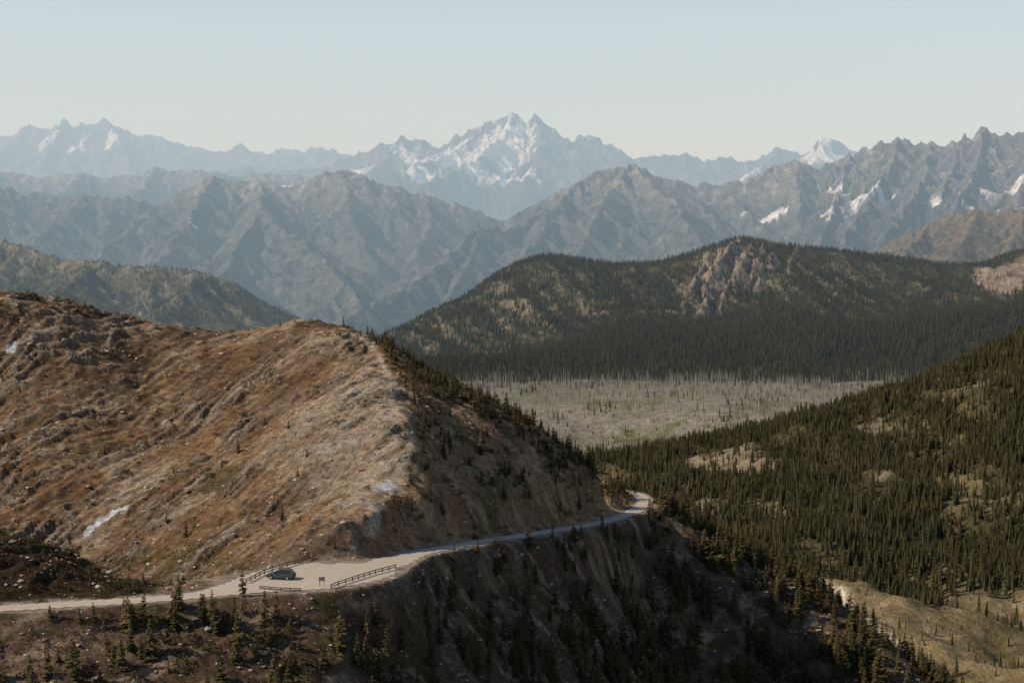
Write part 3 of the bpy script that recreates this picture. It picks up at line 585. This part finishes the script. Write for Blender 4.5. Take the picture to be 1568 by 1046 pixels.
scatter('dry_grass_tufts', np.stack([Xs, Ys, Zs - .03], -1)[kp], rng.gamma(2.5, .13, n) + .15, rng.uniform(1.0, 2.0, n), c_tuft, 4)
Xs, Ys, Zs, Us, Vs = cand(GF, 220000); rds = GF.samp(Rd, Xs, Ys); cls = fbm(Xs / 12, Ys / 12, 3, 631); lg = GF.samp(ledge * rockreg, Xs, Ys)
kp = (rds > .8) & (rng.random(len(Xs)) < .12 + .4 * sm(0, .4, cls) + .6 * lg); n = kp.sum()
scatter('loose_rocks', np.stack([Xs, Ys, Zs], -1)[kp], np.clip(rng.gamma(1.5, .17, n), .1, 1.3), rng.uniform(.9, 1.5, n), c_rock, 5)
near = list(c_near.objects)
spots = [(372, 912, 5.2), (405, 650, 2.8), (365, 692, 3.2), (340, 716, 2.4), (432, 795, 3.4), (285, 822, 3.6), (160, 695, 2.6), (470, 700, 2.0), (120, 478, 2.2), (325, 945, 5.0), (405, 955, 6), (520, 1000, 6.5), (695, 862, 4.2), (760, 880, 5.0), (190, 950, 4), (512, 838, 2.2), (45, 835, 2.4), (1000, 790, 3.5), (255, 800, 2.4), (205, 905, 2.4), (456, 730, 1.8), (130, 470, 2)]
for i, (u, v, h_) in enumerate(spots):
    p = GF.ray(u, v); o = bpy.data.objects.new('subalpine_fir_tree', near[i % 6].data); o.location = (p[0], p[1], p[2] - .1); o.scale = (h_ * 1.3, h_ * 1.3, h_); o.rotation_euler[2] = i * 1.3; S.collection.objects.link(o)
X_, Y_, Z_, U_, V_ = cand(GV, 115000, 900, 1690, 900, 1950, 40, 900)
cl = fbm(X_ / 60, Y_ / 60, 4, 641, .6); clv = GV.samp(clr, X_, Y_); mdw = GV.samp(meadow, X_, Y_)
clm = fbm(X_ / 45, Y_ / 45, 2, 645)
dn = (.20 + .72 * sm(-.22, .15, cl)) * (1 - .85 * sm(.3, .7, clv + .3 * cl)) * np.where(mdw > .5, .03 + .6 * sm(.12, .35, clm), 1) * (GV.samp(d_, X_, Y_) > 9)
kp = rng.random(len(X_)) < dn * .85; n = kp.sum()
scatter('hillside_forest', np.stack([X_, Y_, Z_ - .3], -1)[kp], np.clip(rng.normal(10.5, 3.8, n), 3, 20) * np.where(mdw[kp] > .5, .75, 1), rng.uniform(.75, 1.2, n), c_far, 6)
X_, Y_, Z_, U_, V_ = cand(GV, 60000, 700, 1690, 1850, 2950, -150, 1100)
cl = fbm(X_ / 90, Y_ / 90, 4, 651); kp = rng.random(len(X_)) < .16 + .40 * sm(-.2, .3, cl); n = kp.sum()
scatter('burned_snag_forest', np.stack([X_, Y_, Z_ - .3], -1)[kp], np.clip(rng.normal(13, 4, n), 4, 20), rng.uniform(1.1, 1.8, n), c_snag, 4)
kp2 = (~kp) & (rng.random(len(X_)) < .04 + .16 * sm(.0, .4, -cl) + .6 * sm(2640, 2760, Y_ + 260 * cl) + .5 * sm(1960, 1870, Y_)); n = kp2.sum()
scatter('valley_firs', np.stack([X_, Y_, Z_ - .3], -1)[kp2], np.clip(rng.normal(8, 3, n), 3, 17), rng.uniform(.8, 1.2, n), c_far, 6)
X_, Y_, Z_, U_, V_ = cand(GR, 125000, 540, 1690, 2750, 3500)
cl = fbm(X_ / 80, Y_ / 80, 4, 661); rb = GR.samp(ribR, X_, Y_); sc_ = GR.samp(scrR, X_, Y_)
dn = np.where(Y_ < 3050 + 60 * cl, .95, .30 + .5 * sm(-.25, .3, cl)) * (1 - .85 * rb) * (1 - .97 * sc_)
kp = rng.random(len(X_)) < dn * .8; n = kp.sum()
scatter('ridge_forest', np.stack([X_, Y_, Z_ - .3], -1)[kp], np.clip(rng.normal(12, 3, n), 5, 20) * np.where(Y_[kp] > 3300, .8, 1), rng.uniform(.8, 1.25, n), c_far, 6)
X_, Y_, Z_, U_, V_ = cand(G1, 30000, -80, 560, 3900, 4950)
cl = fbm(X_ / 100, Y_ / 100, 4, 671); kp = rng.random(len(X_)) < .12 + .5 * sm(-.2, .25, cl); n = kp.sum()
scatter('foothill_forest', np.stack([X_, Y_, Z_ - .3], -1)[kp], np.clip(rng.normal(10, 3, n), 4, 16), rng.uniform(.9, 1.4, n), c_far, 6)

# ------------------------------------------------------------------ parking furniture
M_wood = plain_mat('weathered_wood', (.10, .07, .05), .9, .35, 4)
M_sign = plain_mat('sign_panel', (.09, .06, .045), .8, .2, 6); M_paper = plain_mat('sign_face', (.30, .26, .2), .7, .2, 6)
def box(c, sx_, sy_, sz_, R=None):
    v = [Vector((a * sx_ / 2, b * sy_ / 2, c_ * sz_ / 2)) for a in (-1, 1) for b in (-1, 1) for c_ in (-1, 1)]
    if R: v = [R @ q for q in v]
    return [tuple(q + Vector(c)) for q in v], [(0, 1, 3, 2), (4, 6, 7, 5), (0, 4, 5, 1), (2, 3, 7, 6), (0, 2, 6, 4), (1, 5, 7, 3)]
def beam(a, b, w, h_):
    a = Vector(a); b = Vector(b); d = b - a; L = d.length; q = d.to_track_quat('X', 'Z').to_matrix(); return box((a + b) / 2, L, w, h_, q)
def fence(name, uv, zf=-68.6, sc=1.0):
    root = bpy.data.objects.new(name, None); S.collection.objects.link(root)
    pts = []
    for u, v in uv: d = zf / T(v); p = P(u, v, d); pts.append(Vector((p[0], p[1], 0)))
    tot = []
    for a, b in zip(pts[:-1], pts[1:]):
        n = max(1, int((b - a).length / 1.7)); tot += [a.lerp(b, i / n) for i in range(n)]
    tot.append(pts[-1])
    for p in tot: p.z = float(GF.h(p.x, p.y))
    for i, p in enumerate(tot):
        v, f = box((p.x, p.y, p.z + .35 * sc), .16, .16, 1.1 * sc); mesh_obj('post_%d' % i, v, f, M_wood, parent=root)
    for i, (a, b) in enumerate(zip(tot[:-1], tot[1:])):
        for j, hz in enumerate((.86 * sc, .46 * sc)):
            o = Vector((0.0, -.13, hz)); v, f = beam(a + o, b + o, .08, .15); mesh_obj('rail_%d_%d' % (i, j), v, f, M_wood, parent=root)
fence('log_guard_rail', [(377, 893), (405, 879), (440, 868), (474, 857)])
fence('log_guard_rail', [(507, 901), (540, 889), (575, 877), (606, 868)])
fence('log_guard_rail', [(398, 901), (430, 904), (460, 905)], sc=.7)
def zat(u, v, zf=-68.6): d = zf / T(v); p = P(u, v, d); return Vector((p[0], p[1], float(GF.h(p[0], p[1]))))
sg = zat(493, 897); root = bpy.data.objects.new('trail_sign', None); root.location = sg; root.rotation_euler[2] = .2; S.collection.objects.link(root)
for i, xx in enumerate((-.4, .4)): v, f = box((xx, 0, .8), .09, .09, 1.8); mesh_obj('post_%d' % i, v, f, M_wood, parent=root)
v, f = box((0, -.08, 1.35), 1.0, .06, .65); mesh_obj('board', v, f, M_sign, parent=root)
v, f = box((0, -.125, 1.35), .8, .02, .45); mesh_obj('panel', v, f, M_paper, parent=root)
M_paint = plain_mat('dark_teal_paint', (.055, .068, .064), .35, .05, 1)
M_glass, nt, b = new_mat('car_glass'); b.inputs['Base Color'].default_value = (.015, .018, .02, 1); b.inputs['Roughness'].default_value = .08; b.inputs['Specular IOR Level'].default_value = .6
M_tyre = plain_mat('tyre', (.02, .02, .02), .9, .2, 4); M_rim = plain_mat('rim', (.4, .4, .4), .35, .1, 4, metal=.8); M_lamp = plain_mat('tail_lamp', (.25, .02, .015), .3, .1, 3); M_head = plain_mat('head_lamp', (.6, .6, .58), .2, .05, 3); M_trim = plain_mat('black_trim', (.02, .02, .02), .6, .1, 3)
car = bpy.data.objects.new('parked_suv_car', None); S.collection.objects.link(car); car.location = zat(430, 886) + Vector((0, 0, .12)); car.rotation_euler[2] = math.radians(168); car.scale = (1.08, 1.08, 1.08)
def arc_profile():
    pr = [(-2.3, .45), (-2.32, .75), (-2.25, 1.02), (-1.2, 1.06), (.75, 1.04), (1.55, .98), (2.1, .86), (2.3, .68), (2.3, .40), (1.85, .30)]
    for a in np.linspace(0, math.pi, 8): pr.append((1.42 + .40 * math.cos(a), .33 + .40 * math.sin(a)))
    pr += [(.95, .27), (-.95, .27)]
    for a in np.linspace(0, math.pi, 8): pr.append((-1.40 + .40 * math.cos(a), .33 + .40 * math.sin(a)))
    pr += [(-1.85, .30)]; return pr
def extr(name, pr, widths, mat, par):
    bm = bmesh.new(); ls = []
    for s_ in (-1, 1): ls.append([bm.verts.new((x_, s_ * widths(x_, z_), z_)) for x_, z_ in pr])
    bm.faces.new(ls[0]); bm.faces.new(list(reversed(ls[1]))); n = len(pr)
    for i in range(n): bm.faces.new((ls[0][(i + 1) % n], ls[0][i], ls[1][i], ls[1][(i + 1) % n]))
    bmesh.ops.recalc_face_normals(bm, faces=bm.faces); me = bpy.data.meshes.new(name); bm.to_mesh(me); bm.free(); me.materials.append(mat)
    o = bpy.data.objects.new(name, me); S.collection.objects.link(o); o.parent = par; md = o.modifiers.new('b', 'BEVEL'); md.width = .04; md.segments = 2; md.limit_method = 'ANGLE'; return o
extr('body', arc_profile(), lambda x_, z_: .92 - .06 * max(0, abs(x_) - 1.7) - .03 * (z_ > .9), M_paint, car)
extr('glasshouse', [(-2.12, 1.03), (-1.85, 1.46), (-1.6, 1.56), (.2, 1.56), (.45, 1.5), (1.12, 1.03)], lambda x_, z_: .86 - .30 * (z_ - 1.03), M_glass, car)
extr('roof', [(-1.82, 1.50), (-1.72, 1.60), (-.8, 1.65), (.1, 1.62), (.4, 1.53)], lambda x_, z_: .74, M_paint, car)
for i, xx in enumerate((-1.05, -.05)):
    for s_ in (-1, 1): v, f = box((xx, s_ * .79, 1.29), .09, .05, .52); mesh_obj('pillar_%d_%d' % (i, s_), v, f, M_paint, parent=car)
def wheel(nm, x_, y_):
    bm = bmesh.new(); bmesh.ops.create_cone(bm, cap_ends=True, segments=24, radius1=.34, radius2=.34, depth=.22, matrix=Matrix.Rotation(math.pi / 2, 4, 'X')); me = bpy.data.meshes.new(nm); bm.to_mesh(me); bm.free(); me.materials.append(M_tyre)
    o = bpy.data.objects.new(nm, me); o.location = (x_, y_, .34); o.parent = car; S.collection.objects.link(o); md = o.modifiers.new('b', 'BEVEL'); md.width = .03; md.segments = 2
    bm = bmesh.new(); bmesh.ops.create_cone(bm, cap_ends=True, segments=16, radius1=.21, radius2=.19, depth=.24, matrix=Matrix.Rotation(math.pi / 2, 4, 'X')); me = bpy.data.meshes.new(nm + '_rim'); bm.to_mesh(me); bm.free(); me.materials.append(M_rim)
    o = bpy.data.objects.new(nm + '_rim', me); o.location = (x_, y_, .34); o.parent = car; S.collection.objects.link(o)
for nm, x_, y_ in (('wheel_fl', 1.42, .82), ('wheel_fr', 1.42, -.82), ('wheel_rl', -1.4, .82), ('wheel_rr', -1.4, -.82)): wheel(nm, x_, y_)
for s_ in (-1, 1):
    v, f = box((-2.27, s_ * .72, .88), .1, .22, .28); mesh_obj('tail_lamp_%d' % s_, v, f, M_lamp, parent=car)
    v, f = box((2.2, s_ * .66, .72), .14, .32, .14); mesh_obj('head_lamp_%d' % s_, v, f, M_head, parent=car)
    v, f = box((.62, s_ * .99, 1.08), .12, .18, .13); mesh_obj('mirror_%d' % s_, v, f, M_trim, parent=car)
    v, f = box((-.7, s_ * .62, 1.69), 1.7, .05, .05); mesh_obj('roof_rack_%d' % s_, v, f, M_trim, parent=car)
v, f = box((2.28, 0, .45), .12, 1.6, .2); mesh_obj('front_bumper', v, f, M_trim, parent=car)
v, f = box((-2.3, 0, .48), .12, 1.65, .22); mesh_obj('rear_bumper', v, f, M_trim, parent=car)

# ------------------------------------------------------------------ atmosphere
hz = bpy.data.materials.new('atmospheric_haze'); hz.use_nodes = True; nt = hz.node_tree; nt.nodes.clear()
o = nt.nodes.new('ShaderNodeOutputMaterial'); pv = nt.nodes.new('ShaderNodeVolumeScatter'); pv.inputs['Color'].default_value = (.62, .82, 1.0, 1); pv.inputs['Density'].default_value = 7.8e-5; pv.inputs['Anisotropy'].default_value = 0.0
em = nt.nodes.new('ShaderNodeEmission'); em.inputs['Color'].default_value = (.50, .80, 1.0, 1); em.inputs['Strength'].default_value = 1.75e-5   # added glow standing in for the air's multiply-scattered skylight
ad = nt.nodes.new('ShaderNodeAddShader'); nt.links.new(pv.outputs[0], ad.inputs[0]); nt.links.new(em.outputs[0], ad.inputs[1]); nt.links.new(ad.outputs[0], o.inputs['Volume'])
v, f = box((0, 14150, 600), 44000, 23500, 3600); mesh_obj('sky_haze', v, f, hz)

# ------------------------------------------------------------------ light
EL = math.radians(38); AZ = math.radians(-100)
W = bpy.data.worlds.new('World'); S.world = W; W.use_nodes = True; nt = W.node_tree; nt.nodes.clear()
wo = nt.nodes.new('ShaderNodeOutputWorld'); bg = nt.nodes.new('ShaderNodeBackground'); sk = nt.nodes.new('ShaderNodeTexSky'); sk.sky_type = 'NISHITA'; sk.sun_disc = False
sk.sun_elevation = EL; sk.sun_rotation = AZ % (2 * math.pi); sk.altitude = 1500; sk.air_density = 1.0; sk.dust_density = 0.9; sk.ozone_density = 1.0
bg.inputs['Strength'].default_value = 0.12
nt.links.new(sk.outputs[0], bg.inputs[0]); nt.links.new(bg.outputs[0], wo.inputs[0])
sd = bpy.data.lights.new('sun', 'SUN'); sd.energy = 5.0; sd.angle = math.radians(.5); sd.color = (1, .87, .69); so = bpy.data.objects.new('sun', sd); S.collection.objects.link(so)
dirv = Vector((math.sin(AZ) * math.cos(EL), math.cos(AZ) * math.cos(EL), math.sin(EL))); so.rotation_euler = dirv.to_track_quat('Z', 'Y').to_euler()

cam = bpy.data.cameras.new('camera'); co = bpy.data.objects.new('camera', cam); S.collection.objects.link(co); S.camera = co
cam.sensor_width = 36; cam.lens = F * 36 / 1568; cam.clip_start = .5; cam.clip_end = 120000
co.rotation_euler = (math.pi / 2 - PITCH, 0, 0)
